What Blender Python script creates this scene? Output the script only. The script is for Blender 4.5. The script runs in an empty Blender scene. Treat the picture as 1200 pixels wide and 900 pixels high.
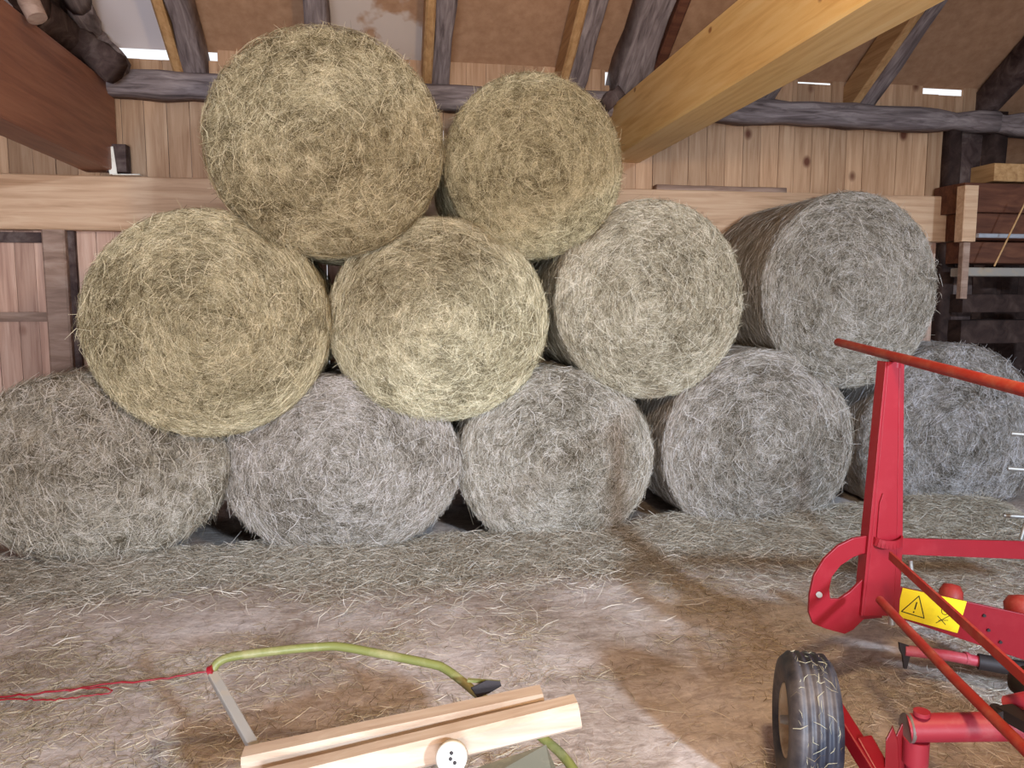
import bpy, math
import numpy as np
from mathutils import Vector, Matrix, Euler

C = bpy.context.scene.collection
R = math.radians
# ------------------------------------------------------------------ camera
F = 900.0
CAM = Vector((0, 0, 1.5))
YAW, PITCH = R(-9.5), R(6.3)
cd = bpy.data.cameras.new('camera'); cam = bpy.data.objects.new('camera', cd); C.objects.link(cam)
cam.location = CAM; cam.rotation_euler = (R(90) - PITCH, 0, YAW)
cd.sensor_width = 36; cd.lens = F / 1200 * 36; cd.clip_end = 200; cd.clip_start = .02
bpy.context.scene.camera = cam
ROT = Euler((R(90) - PITCH, 0, YAW)).to_matrix()
def ray(px, py): return ROT @ Vector(((px - 600) / F, -(py - 450) / F, -1))
def at(px, py, Y):                       # point of the plane y = Y seen there
    d = ray(px, py); return CAM + d * (Y / d.y)
def atz(px, py, z):
    d = ray(px, py); return CAM + d * ((z - CAM.z) / d.z)
def cp(px, py, d): return CAM + ray(px, py) * d
# ------------------------------------------------------------------ light
sc = bpy.context.scene
sc.view_settings.view_transform = 'Standard'; sc.view_settings.look = 'None'
sc.view_settings.gamma = 1; sc.view_settings.use_curve_mapping = False
sc.view_settings.exposure = 0.0
w = bpy.data.worlds.new('sky'); sc.world = w; w.use_nodes = True
bg = w.node_tree.nodes['Background']; bg.inputs[0].default_value = (.93, .96, 1, 1); bg.inputs[1].default_value = 1.15
def area(name, loc, target, sx, sy, power, col, spread=180):
    l = bpy.data.lights.new(name, 'AREA'); l.shape = 'RECTANGLE'; l.size = sx; l.size_y = sy
    l.energy = power; l.color = col; l.spread = R(spread)
    o = bpy.data.objects.new(name, l); C.objects.link(o); o.location = loc
    o.rotation_euler = (Vector(target) - Vector(loc)).to_track_quat('-Z', 'Y').to_euler(); return o
area('gate_daylight', (-.9, -4.4, .9), (-1.6, 5, 1.0), 2.8, 1.1, 215, (.80, .87, 1.0), 110)
area('sky_daylight', (3.5, -5.6, 3.6), (1.0, 4.4, .6),   .5, .5, 1520, (.60, .79, 1.0))
def lamp(name, loc, power, col, rad):
    l = bpy.data.lights.new(name, 'POINT'); l.energy = power; l.color = col; l.shadow_soft_size = rad
    o = bpy.data.objects.new(name, l); C.objects.link(o); o.location = loc
lamp('barn_lamp', (.9, 1.0, 2.5), 190, (1.0, .73, .42), .12)

# ------------------------------------------------------------------ mesh helpers
def tag(o, label=None, cat=None, group=None, kind=None):
    if label: o['label'] = label
    if cat: o['category'] = cat
    if group: o['group'] = group
    if kind: o['kind'] = kind
    return o
def thing(name, label, cat, loc=(0, 0, 0), group=None):
    o = bpy.data.objects.new(name, None); C.objects.link(o); o.location = loc; o.empty_display_size = .05
    bpy.context.view_layer.update()
    return tag(o, label, cat, group)
class MB:
    def __init__(s): s.v = []; s.f = []; s.m = []; s.t = []; s.sm = []
    def add(s, vs, fs, tint=.5, mat=0, smooth=False):
        b = len(s.v); s.v += [tuple(v) for v in vs]; s.t += [tint] * len(vs)
        s.f += [tuple(b + i for i in f) for f in fs]; s.m += [mat] * len(fs); s.sm += [smooth] * len(fs)
    def box(s, x0, x1, y0, y1, z0, z1, **k):
        s.hex([(x0, y0, z0), (x1, y0, z0), (x1, y1, z0), (x0, y1, z0), (x0, y0, z1), (x1, y0, z1), (x1, y1, z1), (x0, y1, z1)], **k)
    def hex(s, p, **k):
        s.add(p, [(3, 2, 1, 0), (4, 5, 6, 7), (0, 1, 5, 4), (1, 2, 6, 5), (2, 3, 7, 6), (3, 0, 4, 7)], **k)
    def bar(s, a, b, w, h, up=(0, 0, 1), w2=None, h2=None, **k):   # square bar a->b; w sideways, h along up
        a = Vector(a); b = Vector(b); d = (b - a).normalized(); u = Vector(up); sd = d.cross(u).normalized(); u = sd.cross(d)
        w2 = w2 or w; h2 = h2 or h; p = []
        for q, ww, hh in ((a, w, h), (b, w2, h2)):
            p += [q - sd * ww / 2 - u * hh / 2, q + sd * ww / 2 - u * hh / 2, q + sd * ww / 2 + u * hh / 2, q - sd * ww / 2 + u * hh / 2]
        s.hex([p[0], p[1], p[2], p[3], p[4], p[5], p[6], p[7]], **k)
    def beam(s, a, b, w, h, up=(0, 0, 1), n=14, wob=.0, seed=0, bev=.012, tint=.5, mat=0):  # chamfered timber with wobble
        rg = np.random.default_rng(seed)
        a = Vector(a); b = Vector(b); d = (b - a).normalized(); u = Vector(up); sd = d.cross(u).normalized(); u = sd.cross(d)
        W, H = w / 2, h / 2
        prof = [(-W + bev, -H), (W - bev, -H), (W, -H + bev), (W, H - bev), (W - bev, H), (-W + bev, H), (-W, H - bev), (-W, -H + bev)]
        vs = []; fs = []
        for i in range(n + 1):
            c = a.lerp(b, i / n); k = 1 + rg.normal() * wob * 2
            c = c + sd * rg.normal() * wob * w * .5 + u * rg.normal() * wob * h * .5
            for (x, z) in prof: vs.append(c + sd * x * k * (1 + rg.normal() * wob) + u * z * k * (1 + rg.normal() * wob))
        for i in range(n):
            for j in range(8):
                q = (j + 1) % 8; fs.append((i * 8 + j, i * 8 + q, i * 8 + 8 + q, i * 8 + 8 + j))
        fs.append(tuple(reversed(range(8)))); fs.append(tuple(n * 8 + j for j in range(8)))
        s.add(vs, fs, tint=tint, mat=mat, smooth=wob > .008)
    def tube(s, pts, r, seg=14, r2=None, caps=True, smooth=True, squash=1.0, **k):
        pts = [Vector(p) for p in pts]; n = len(pts); vs = []; fs = []
        t0 = (pts[1] - pts[0]).normalized(); u = t0.cross(Vector((0, 0, 1)));
        if u.length < .1: u = t0.cross(Vector((1, 0, 0)))
        u.normalize()
        for i, p in enumerate(pts):
            t = (pts[min(i + 1, n - 1)] - pts[max(i - 1, 0)]).normalized()
            u = (u - t * u.dot(t)).normalized(); v = t.cross(u)
            rr = r if r2 is None else r + (r2 - r) * i / (n - 1)
            for j in range(seg):
                a = 2 * math.pi * j / seg; vs.append(p + u * math.cos(a) * rr + v * math.sin(a) * rr * squash)
        for i in range(n - 1):
            for j in range(seg):
                q = (j + 1) % seg; fs.append((i * seg + j, i * seg + q, i * seg + seg + q, i * seg + seg + j))
        s.add(vs, fs, smooth=smooth, **k)
        if caps:
            s.add(vs[:seg], [tuple(reversed(range(seg)))], **k); s.add(vs[-seg:], [tuple(range(seg))], **k)
    def prism(s, poly, off, **k):                    # polygon of 3-D points extruded by off
        poly = [Vector(p) for p in poly]; n = len(poly); off = Vector(off)
        s.add(poly + [p + off for p in poly], [tuple(range(n)), tuple(reversed(range(n, 2 * n)))] + [(i, i + n, (i + 1) % n + n, (i + 1) % n) for i in range(n)], **k)
    def lathe(s, prof, c, axis, seg=48, **k):        # prof of (radius, along) about axis through c
        c = Vector(c); ax = Vector(axis).normalized(); u = ax.cross(Vector((0, 0, 1)));
        if u.length < .1: u = ax.cross(Vector((1, 0, 0)))
        u.normalize(); v = ax.cross(u); vs = []; n = len(prof)
        for j in range(seg):
            a = 2 * math.pi * j / seg; e = u * math.cos(a) + v * math.sin(a)
            vs += [c + e * r + ax * h for r, h in prof]
        fs = [(j * n + i, j * n + i + 1, ((j + 1) % seg) * n + i + 1, ((j + 1) % seg) * n + i) for j in range(seg) for i in range(n - 1)]
        s.add(vs, fs, smooth=True, **k)
    def build(s, name, mat, parent=None, bevel=0, pivot=None):
        me = bpy.data.meshes.new(name)
        piv = Vector(pivot) if pivot is not None else Vector((0, 0, 0))
        off = piv if parent is None else worig(parent)
        me.from_pydata([tuple(Vector(v) - off) for v in s.v], [], s.f)
        for m in (mat if isinstance(mat, (list, tuple)) else [mat]): me.materials.append(m)
        me.polygons.foreach_set('material_index', s.m); me.polygons.foreach_set('use_smooth', s.sm)
        at_ = me.attributes.new('tint', 'FLOAT', 'POINT'); at_.data.foreach_set('value', s.t)
        me.update()
        o = bpy.data.objects.new(name, me); C.objects.link(o)
        if parent is not None: o.parent = parent
        else: o.location = piv
        if bevel:
            b = o.modifiers.new('bevel', 'BEVEL'); b.width = bevel; b.segments = 2; b.limit_method = 'ANGLE'; b.angle_limit = R(40)
        return o
def worig(o):
    v = Vector(o.location)
    return v + worig(o.parent) if o.parent else v
def npmesh(name, V, Fq, tint, mat, parent=None, smooth=False, loc=None):   # big numpy meshes (quads)
    me = bpy.data.meshes.new(name); n = len(V); m = len(Fq)
    off = np.zeros(3) if parent is None and loc is None else np.array(worig(parent) if parent is not None else loc)
    me.vertices.add(n); me.vertices.foreach_set('co', (V - off).astype(np.float32).ravel())
    me.loops.add(m * 4); me.loops.foreach_set('vertex_index', Fq.astype(np.int32).ravel())
    me.polygons.add(m); me.polygons.foreach_set('loop_start', np.arange(0, m * 4, 4, dtype=np.int32))
    me.polygons.foreach_set('use_smooth', np.full(m, smooth))
    me.materials.append(mat)
    a = me.attributes.new('tint', 'FLOAT', 'POINT'); a.data.foreach_set('value', tint.astype(np.float32))
    me.update(calc_edges=True); me.validate()
    o = bpy.data.objects.new(name, me); C.objects.link(o)
    if parent is not None: o.parent = parent
    elif loc is not None: o.location = loc
    return o
def vnoise(x, y, z=0.0, seed=0):          # value noise 0..1
    x = np.asarray(x, float); y = np.asarray(y, float); z = np.asarray(z, float) + x * 0
    xi, yi, zi = np.floor(x).astype(np.int64), np.floor(y).astype(np.int64), np.floor(z).astype(np.int64)
    fx, fy, fz = x - xi, y - yi, z - zi
    fx, fy, fz = [f * f * (3 - 2 * f) for f in (fx, fy, fz)]
    def h(a, b, c):
        k = (a * 374761393 + b * 668265263 + c * 2147483647 + seed * 974711) & 0xffffffff
        k = ((k ^ (k >> 13)) * 1274126177) & 0xffffffff; k = k ^ (k >> 16)
        return (k & 0xffff) / 65535.0
    L = lambda a, b, t: a + (b - a) * t
    return L(L(L(h(xi, yi, zi), h(xi + 1, yi, zi), fx), L(h(xi, yi + 1, zi), h(xi + 1, yi + 1, zi), fx), fy),
             L(L(h(xi, yi, zi + 1), h(xi + 1, yi, zi + 1), fx), L(h(xi, yi + 1, zi + 1), h(xi + 1, yi + 1, zi + 1), fx), fy), fz)
def strands(P, T, N, L, W, bend, lift, rg):         # ribbons: three stations each
    n = len(P); T = T / np.linalg.norm(T, axis=1, keepdims=True); S = np.cross(T, N); S /= np.linalg.norm(S, axis=1, keepdims=True) + 1e-9
    out = np.empty((n, 6, 3)); b = rg.normal(size=(n, 1)) * bend; tw = rg.normal(size=(n, 1)) * .6
    Wd = S * np.cos(tw) + N * np.sin(tw)
    e0 = rg.random((n, 1)) * lift; e1 = rg.random((n, 1)) * lift
    for i, s in enumerate((-.5, 0, .5)):
        c = P + T * (s * L)[:, None] + S * (b * L[:, None] * (1 - 4 * s * s)) + N * ((e0 if i == 0 else e1 if i == 2 else (e0 + e1) * .42))
        wv = (W * (.45 if i != 1 else 1.0) / 2)[:, None]
        out[:, i * 2] = c - Wd * wv; out[:, i * 2 + 1] = c + Wd * wv
    base = (np.arange(n) * 6)[:, None]
    f = np.concatenate([base + np.array([0, 1, 3, 2]), base + np.array([2, 3, 5, 4])])
    return out.reshape(-1, 3), f
# ------------------------------------------------------------------ materials
def mat(name, rough=.7, spec=.3, metal=0):
    m = bpy.data.materials.new(name); m.use_nodes = True; nt = m.node_tree
    b = nt.nodes['Principled BSDF']; b.inputs['Roughness'].default_value = rough; b.inputs['Metallic'].default_value = metal
    b.inputs['Specular IOR Level'].default_value = spec
    return m, nt, b
def N(nt, t, **k):
    n = nt.nodes.new(t)
    for a, v in k.items():
        if a.startswith('i_'):
            n.inputs[a[2:].replace('_', ' ')].default_value = v
        else: setattr(n, a, v)
    return n
def ramp(nt, fac, stops):
    r = N(nt, 'ShaderNodeValToRGB'); e = r.color_ramp.elements
    e[0].position, e[0].color = stops[0][0], (*stops[0][1], 1); e[1].position, e[1].color = stops[-1][0], (*stops[-1][1], 1)
    for p, c in stops[1:-1]: q = e.new(p); q.color = (*c, 1)
    nt.links.new(fac, r.inputs[0]); return r.outputs[0]
def mixc(nt, fac, a, b, mode='MIX'):
    m = N(nt, 'ShaderNodeMix', data_type='RGBA', blend_type=mode)
    for i, v in ((0, fac), (6, a), (7, b)):
        if hasattr(v, 'links'): nt.links.new(v, m.inputs[i])
        else: m.inputs[i].default_value = v if i == 0 else (*v, 1)
    return m.outputs[2]
def sc255(r, g, b):
    f = lambda c: (c / 255 / 12.92) if c / 255 <= .04045 else ((c / 255 + .055) / 1.055) ** 2.4
    return (f(r), f(g), f(b))
def noise(nt, scale, vec=None, detail=4, rough=.55, dist=0, out=0):
    n = N(nt, 'ShaderNodeTexNoise'); n.inputs['Scale'].default_value = scale; n.inputs['Detail'].default_value = detail
    n.inputs['Roughness'].default_value = rough; n.inputs['Distortion'].default_value = dist
    if vec is not None: nt.links.new(vec, n.inputs['Vector'])
    return n.outputs[out]
def coords(nt, scale=(1, 1, 1)):
    t = N(nt, 'ShaderNodeTexCoord'); m = N(nt, 'ShaderNodeMapping'); m.inputs['Scale'].default_value = scale
    nt.links.new(t.outputs['Object'], m.inputs[0]); return m.outputs[0]
def attr(nt, name='tint'):
    a = N(nt, 'ShaderNodeAttribute', attribute_name=name); return a.outputs['Fac']
def bump(nt, b, h, strength=.4, dist=.01):
    n = N(nt, 'ShaderNodeBump'); n.inputs['Strength'].default_value = strength; n.inputs['Distance'].default_value = dist
    nt.links.new(h, n.inputs['Height']); nt.links.new(n.outputs[0], b.inputs['Normal'])
def wood(name, dark, mid, light, grain=(1, 1, 1), rough=.62, knots=None, tintamt=.25, spec=.25, gscale=16):
    m, nt, b = mat(name, rough, spec)
    v = coords(nt, grain)
    tn = attr(nt)
    add = N(nt, 'ShaderNodeVectorMath', operation='ADD'); cmb = N(nt, 'ShaderNodeCombineXYZ')
    ml = N(nt, 'ShaderNodeMath', operation='MULTIPLY'); ml.inputs[1].default_value = 37.0; nt.links.new(tn, ml.inputs[0])
    for i in range(3): nt.links.new(ml.outputs[0], cmb.inputs[i])
    nt.links.new(v, add.inputs[0]); nt.links.new(cmb.outputs[0], add.inputs[1]); v = add.outputs[0]
    n1 = noise(nt, gscale, v, 5, .6, .6)
    col = ramp(nt, n1, [(.3, dark), (.5, mid), (.72, light)])
    tc = ramp(nt, tn, [(0, (1 - tintamt,) * 3), (1, (1 + tintamt * .6,) * 3)])
    col = mixc(nt, 1.0, col, tc, 'MULTIPLY')
    if knots:
        v2 = coords(nt, knots[0]); vo = N(nt, 'ShaderNodeTexVoronoi'); vo.inputs['Scale'].default_value = knots[1]; nt.links.new(v2, vo.inputs['Vector'])
        k = ramp(nt, vo.outputs['Distance'], [(knots[2] * .5, (1, 1, 1)), (knots[2], (0, 0, 0))])
        col = mixc(nt, k, col, knots[3])
    nt.links.new(col, b.inputs['Base Color']); bump(nt, b, n1, .25, .004)
    return m
W = sc255
pine = wood('pine_boards', W(162, 124, 106), W(186, 148, 128), W(202, 168, 148), (9, 9, .6), knots=((1, 1, .75), 3.2, .17, W(112, 66, 48)), gscale=3)
pine_up = wood('upper_pine_boards', W(156, 118, 88), W(178, 140, 108), W(194, 158, 126), (9, 9, .6), knots=((1, 1, .75), 3.2, .15, W(100, 58, 40)), gscale=3)
pineX = wood('pine_glulam', W(176, 138, 106), W(198, 160, 128), W(212, 178, 146), (.5, 8, 9), knots=((.7, 1, 1), 3.6, .085, W(120, 72, 46)), gscale=3)
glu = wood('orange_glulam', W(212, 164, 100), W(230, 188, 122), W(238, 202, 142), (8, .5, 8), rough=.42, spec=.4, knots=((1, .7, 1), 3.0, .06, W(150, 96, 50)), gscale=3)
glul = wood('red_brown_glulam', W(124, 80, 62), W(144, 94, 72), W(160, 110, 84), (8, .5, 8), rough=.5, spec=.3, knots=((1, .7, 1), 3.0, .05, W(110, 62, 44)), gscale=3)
OW = (W(88, 76, 74), W(128, 114, 112), W(164, 150, 146)); DW = (W(56, 42, 40), W(84, 68, 64), W(116, 100, 94))
old = wood('old_grey_timber', *OW, grain=(.7, 7, 7), rough=.85, spec=.1, gscale=4)
oldY = wood('old_grey_rafter', *OW, grain=(8, .9, .9), rough=.85, spec=.1, gscale=4)
oldZ = wood('old_grey_post', *OW, grain=(8, 8, .7), rough=.85, spec=.1, gscale=4)
olddk = wood('dark_old_timber', *DW, grain=(2, 2, 2), rough=.9, spec=.1, gscale=4)
shade = wood('shade_boards', W(40, 30, 28), W(56, 42, 38), W(74, 58, 52), grain=(2, 2, 2), rough=.9, spec=.1, gscale=4)  # gloom of the right bay darkened into the wood colour
brown = wood('brown_boards', W(78, 46, 34), W(98, 60, 44), W(116, 74, 54), (1, 6, 6), rough=.7, gscale=3)
bark = wood('dusty_planks', W(124, 98, 84), W(150, 122, 106), W(172, 146, 130), (1, 6, 6), rough=.8, gscale=3)
raftl = wood('new_rafter_wood', W(160, 118, 78), W(186, 144, 98), W(204, 164, 118), (8, .5, 8), gscale=3)
lumber = wood('sawn_lumber', W(172, 144, 122), W(190, 164, 142), W(204, 182, 162), (1, 8, 8), knots=((.8, 1, 1), 3.2, .07, W(150, 104, 80)), gscale=3)
def panel_mat():
    m, nt, b = mat('roof_panel', .8, .1)
    v = coords(nt); n = noise(nt, 1.1, v, 5, .6); n2 = noise(nt, 14, v, 4, .6); tn = attr(nt)
    col = ramp(nt, n2, [(.3, W(158, 120, 92)), (.7, W(178, 140, 110))])
    pale = ramp(nt, tn, [(.55, (0, 0, 0)), (.95, (1, 1, 1))])
    msk = ramp(nt, n, [(.53, (0, 0, 0)), (.57, (1, 1, 1))])
    k = mixc(nt, 1.0, pale, msk, 'MULTIPLY')
    col = mixc(nt, k, col, W(206, 190, 178))
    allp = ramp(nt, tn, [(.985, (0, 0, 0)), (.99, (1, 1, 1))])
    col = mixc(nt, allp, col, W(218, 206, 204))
    nt.links.new(col, b.inputs['Base Color']); return m
panel = panel_mat()
def plain(name, col, rough=.5, spec=.4, metal=0, dirt=None, dscale=9, lo=.5, hi=.7, coat=0):
    m, nt, b = mat(name, rough, spec, metal)
    v = coords(nt); n = noise(nt, dscale, v, 6, .65)
    c = ramp(nt, n, [(lo, col), (hi, dirt or tuple(x * .8 for x in col))])
    nt.links.new(c, b.inputs['Base Color']); b.inputs['Coat Weight'].default_value = coat
    return m
red = plain('red_paint', W(132, 17, 29), .42, .35, dirt=W(142, 36, 44), dscale=7, lo=.52, hi=.8, coat=.15)
redw = plain('worn_red_paint', W(150, 44, 36), .55, .3, dirt=W(160, 84, 66), dscale=12, lo=.45, hi=.75)
pinkred = plain('dusty_red_paint', W(164, 46, 62), .5, .4, dirt=W(176, 100, 104), dscale=8, lo=.45, hi=.75)
yellow = plain('yellow_sticker', W(236, 206, 30), .45, .4)
black = plain('black_print', W(30, 24, 22), .6, .3)
green = plain('olive_green_paint', W(110, 110, 58), .45, .4, dirt=W(140, 132, 90), dscale=10)
greyp = plain('grey_painted_steel', W(140, 132, 124), .5, .4, dirt=W(156, 138, 118))
greyg = plain('grey_green_plate', W(112, 114, 104), .6, .3, dirt=W(150, 150, 132))
steel = plain('dull_steel', W(150, 146, 142), .45, .5, .6, dirt=W(110, 96, 84))
cream = plain('cream_rim', W(196, 176, 148), .55, .4, dirt=W(150, 126, 100))
whitep = plain('white_plastic', W(226, 218, 204), .5, .4, dirt=W(196, 186, 168))
rubber = plain('dusty_rubber', W(34, 34, 44), .55, .4, dirt=W(104, 94, 90), dscale=6, lo=.42, hi=.72)
silver = plain('galvanised_metal', W(196, 198, 206), .4, .5, .5)
darkm = plain('dark_iron', W(48, 40, 40), .6, .4, .3)
straw_c = [(0, W(92, 80, 58)), (.35, W(162, 150, 122)), (.7, W(204, 193, 162)), (1, W(240, 230, 204))]
def hay_strand():
    m, nt, b = mat('hay_strands', .75, .15)
    c = ramp(nt, attr(nt), straw_c)
    oi = N(nt, 'ShaderNodeObjectInfo'); c = mixc(nt, 1.0, c, oi.outputs['Color'], 'MULTIPLY')
    nt.links.new(c, b.inputs['Base Color'])
    tr = N(nt, 'ShaderNodeBsdfTranslucent'); nt.links.new(c, tr.inputs[0]); mx = N(nt, 'ShaderNodeMixShader'); mx.inputs[0].default_value = .2
    nt.links.new(b.outputs[0], mx.inputs[1]); nt.links.new(tr.outputs[0], mx.inputs[2]); nt.links.new(mx.outputs[0], nt.nodes['Material Output'].inputs[0])
    return m
def hay_core():
    m, nt, b = mat('packed_hay', .9, .08)
    t = N(nt, 'ShaderNodeTexCoord'); sp = N(nt, 'ShaderNodeSeparateXYZ'); nt.links.new(t.outputs['Object'], sp.inputs[0])
    cb = N(nt, 'ShaderNodeCombineXYZ'); nt.links.new(sp.outputs[0], cb.inputs[0]); nt.links.new(sp.outputs[2], cb.inputs[2])
    ln = N(nt, 'ShaderNodeVectorMath', operation='LENGTH'); nt.links.new(cb.outputs[0], ln.inputs[0])
    nm = N(nt, 'ShaderNodeVectorMath', operation='NORMALIZE'); nt.links.new(cb.outputs[0], nm.inputs[0])
    s1 = N(nt, 'ShaderNodeVectorMath', operation='SCALE'); s1.inputs['Scale'].default_value = 3.0; nt.links.new(nm.outputs[0], s1.inputs[0])
    m1 = N(nt, 'ShaderNodeMath', operation='MULTIPLY'); m1.inputs[1].default_value = 34; nt.links.new(ln.outputs['Value'], m1.inputs[0])
    ay = N(nt, 'ShaderNodeMath', operation='MULTIPLY_ADD'); ay.inputs[1].default_value = 30; nt.links.new(sp.outputs[1], ay.inputs[0]); nt.links.new(m1.outputs[0], ay.inputs[2])
    c2 = N(nt, 'ShaderNodeCombineXYZ'); nt.links.new(ay.outputs[0], c2.inputs[1])
    ad = N(nt, 'ShaderNodeVectorMath', operation='ADD'); nt.links.new(s1.outputs[0], ad.inputs[0]); nt.links.new(c2.outputs[0], ad.inputs[1])
    a = noise(nt, 1.0, ad.outputs[0], 4, .6); d = noise(nt, 55, t.outputs['Object'], 5, .7, 1.5); e = noise(nt, 4, t.outputs['Object'], 3, .5)
    k = mixc(nt, .6, a, d); k = mixc(nt, .25, k, e)
    c = ramp(nt, k, [(.36, W(72, 62, 44)), (.46, W(160, 147, 118)), (.56, W(190, 178, 148)), (.68, W(218, 206, 176))])
    oi = N(nt, 'ShaderNodeObjectInfo'); c = mixc(nt, 1.0, c, oi.outputs['Color'], 'MULTIPLY')
    nt.links.new(c, b.inputs['Base Color']); bump(nt, b, k, .9, .03)
    return m
hayS, hayC = hay_strand(), hay_core()
def floor_mat():
    m, nt, b = mat('earth_floor', .92, .1)
    v = coords(nt); n = noise(nt, .9, v, 6, .62, .6); g = noise(nt, 26, v, 6, .7, 1); st = noise(nt, 6, coords(nt, (1, 3, 1)), 6, .7, 1.2)
    c = ramp(nt, n, [(.36, W(140, 124, 114)), (.46, W(176, 160, 154)), (.54, W(204, 190, 188)), (.66, W(220, 212, 212))])
    c2 = ramp(nt, st, [(.35, W(124, 106, 90)), (.52, W(190, 174, 162)), (.7, W(218, 206, 198))])
    c = mixc(nt, .45, c, c2); gg = ramp(nt, g, [(.3, (.72, .70, .68)), (.6, (1.04, 1.03, 1.02))]); c = mixc(nt, 1, c, gg, 'MULTIPLY')
    nt.links.new(c, b.inputs['Base Color']); bump(nt, b, g, .5, .012); return m
earth = floor_mat()
# ------------------------------------------------------------------ structure
WY = 6.0                                                # face of the back wall
rg = np.random.default_rng(7)
# floor
nx, ny = 260, 260
gx, gy = np.meshgrid(np.linspace(-6.5, 7.5, nx), np.linspace(-6, 7.4, ny))
gz = (vnoise(gx * 1.3, gy * 1.3, 0, 1) - .5) * .03 + (vnoise(gx * 6, gy * 6, 0, 2) - .5) * .018 + (vnoise(gx * 17, gy * 17, 0, 3) - .5) * .008 - .015
FV = np.stack([gx, gy, gz], -1).reshape(-1, 3)
ii = (np.arange(ny - 1)[:, None] * nx + np.arange(nx - 1)[None]).ravel()
Fq = np.stack([ii, ii + 1, ii + nx + 1, ii + nx], 1)
fl = npmesh('floor', FV, Fq, np.full(len(FV), .5), earth, smooth=True); tag(fl, kind='structure')
# back wall of upright boards
def boards(x0, x1, z0, z1, y, wd, mb, seed, th=.022):
    r_ = np.random.default_rng(seed); x = x0
    while x < x1:
        ww = min(wd * r_.uniform(.92, 1.08), x1 - x); dy = r_.uniform(0, .006)
        mb.box(x + .002, x + ww - .002, y + dy, y + th + dy, z0, z1, tint=float(r_.random())); x += ww
XR = at(1108, 200, WY).x                                # right end of the pine boarding
ZB = at(130, 230, WY).z; pz0, pz1 = at(190, 112, WY - .14).z, at(190, 82, WY - .14).z
mb = MB()
hz0, hz1 = at(88, 396, WY).z, at(88, 378, WY).z; hx0, hx1 = at(84, 385, WY).x, at(96, 385, WY).x
boards(-6.2, hx0, 0, ZB, WY, .135, mb, 1); boards(hx1, XR, 0, ZB, WY, .135, mb, 2)
mb.box(hx0, hx1, WY, WY + .022, 0, hz0, tint=.4); mb.box(hx0, hx1, WY, WY + .022, hz1, ZB, tint=.4)
tag(mb.build('wall_back', pine), kind='structure')
ZT = at(180, 78, WY).z                                  # top of wall boarding seen above plate
mb = MB(); boards(-6.2, XR, ZB, pz1 - .04, WY + .001, .15, mb, 3); tag(mb.build('wall_back', pine_up), kind='structure')
# wall plate: old hewn timber
pz0, pz1 = at(190, 112, WY - .14).z, at(190, 82, WY - .14).z
mb = MB(); mb.beam((-6.2, WY - .09, (pz0 + pz1) / 2), (XR + .35, WY - .09, (pz0 + pz1) / 2 - .02), .18, pz1 - pz0, n=60, wob=.035, seed=4, bev=.03)
tag(mb.build('trim_1', old), kind='structure')
# glulam rail on the wall
bz1, bz0 = at(130, 206, WY - .12).z, at(130, 270, WY - .12).z
mb = MB(); mb.beam((-6.2, WY - .06, (bz0 + bz1) / 2), (XR + .06, WY - .06, (bz0 + bz1) / 2), .12, bz1 - bz0, n=1, bev=.008)
tag(mb.build('trim_2', pineX), kind='structure')
# boards between plate and roof (short frieze pieces)
RS = math.tan(R(32.5)); EZ = pz1 + .01                   # rafter underside rests on the plate front
def roofz(y, lift=0): return EZ + (WY - .18 - y) * RS + lift
rafts = [(-60, .15, 0), (78, .16, 0), (227, .15, 1), (377, .15, 0), (517, .13, 1), (676, .13, 1), (739, .22, 0), (903, .13, 0), (1022, .13, 1)]
rx = [at(p[0], 100, WY - .18).x for p in rafts]
RD = .25
mb = MB()
xs = sorted(rx) + [XR]
mbf = MB()
ZC = EZ + (WY - .18 - WY) * RS + RD * 1.19                # underside of the roof panels at the wall
for p0, p1, gp in ((-70, 66, 0), (85, 219, .085), (235, 241, 0), (241, 256, .08), (256, 370, 0), (384, 511, 0), (523, 670, 0), (682, 709, 0), (709, 729, .12), (750, 884, 0), (884, 895, .04), (909, 935, 0), (935, 975, .03), (975, 1016, 0), (1028, 1082, 0), (1082, 1130, .065), (1130, 1166, 0)):
    a_, b_ = at(p0, 100, WY).x, at(p1, 100, WY).x
    while a_ < b_ - .01:
        c_ = min(a_ + .15, b_); mbf.box(a_ + .001, c_ - .001, WY, WY + .03, pz1 - .08, ZC - gp + (.02 if gp == 0 else rg.uniform(-.004, .004)), tint=rg.random()); a_ = c_
tag(mbf.build('trim_3', pine_up), kind='structure')
# rafters
def raf(x, wd, m, name, x_extra=0, d=RD, top=-1.2, seed=0, wob=.03):
    ym = -3.0
    up = Vector((0, math.sin(R(32.5)), math.cos(R(32.5)))); dz = d / 2 / math.cos(R(32.5))
    mb = MB(); mb.beam((x, WY + .3, roofz(WY + .3) + dz), (x, ym, roofz(ym) + dz), wd, d, up=up, n=40, wob=wob, seed=seed, bev=.015)
    return tag(mb.build(name, m), kind='structure')
tn = 4
for i, (p, wd, nl) in enumerate(rafts):
    raf(rx[i], wd, oldY if i != 1 else olddk, 'trim_%d' % tn, seed=20 + i, wob=.03); tn += 1
    if nl:
        raf(rx[i] - wd / 2 - .035, .07, raftl, 'trim_%d' % tn, seed=40 + i, wob=0, d=RD * .92); tn += 1
raf(rx[6] + .17, .08, brown, 'trim_%d' % tn, seed=77, wob=0); tn += 1
for k, xx in enumerate((at(1170, 130, WY - .18).x, at(1320, 130, WY - .18).x, at(1480, 130, WY - .18).x)):
    raf(xx, .14, olddk, 'trim_%d' % tn, seed=60 + k); tn += 1
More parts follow.
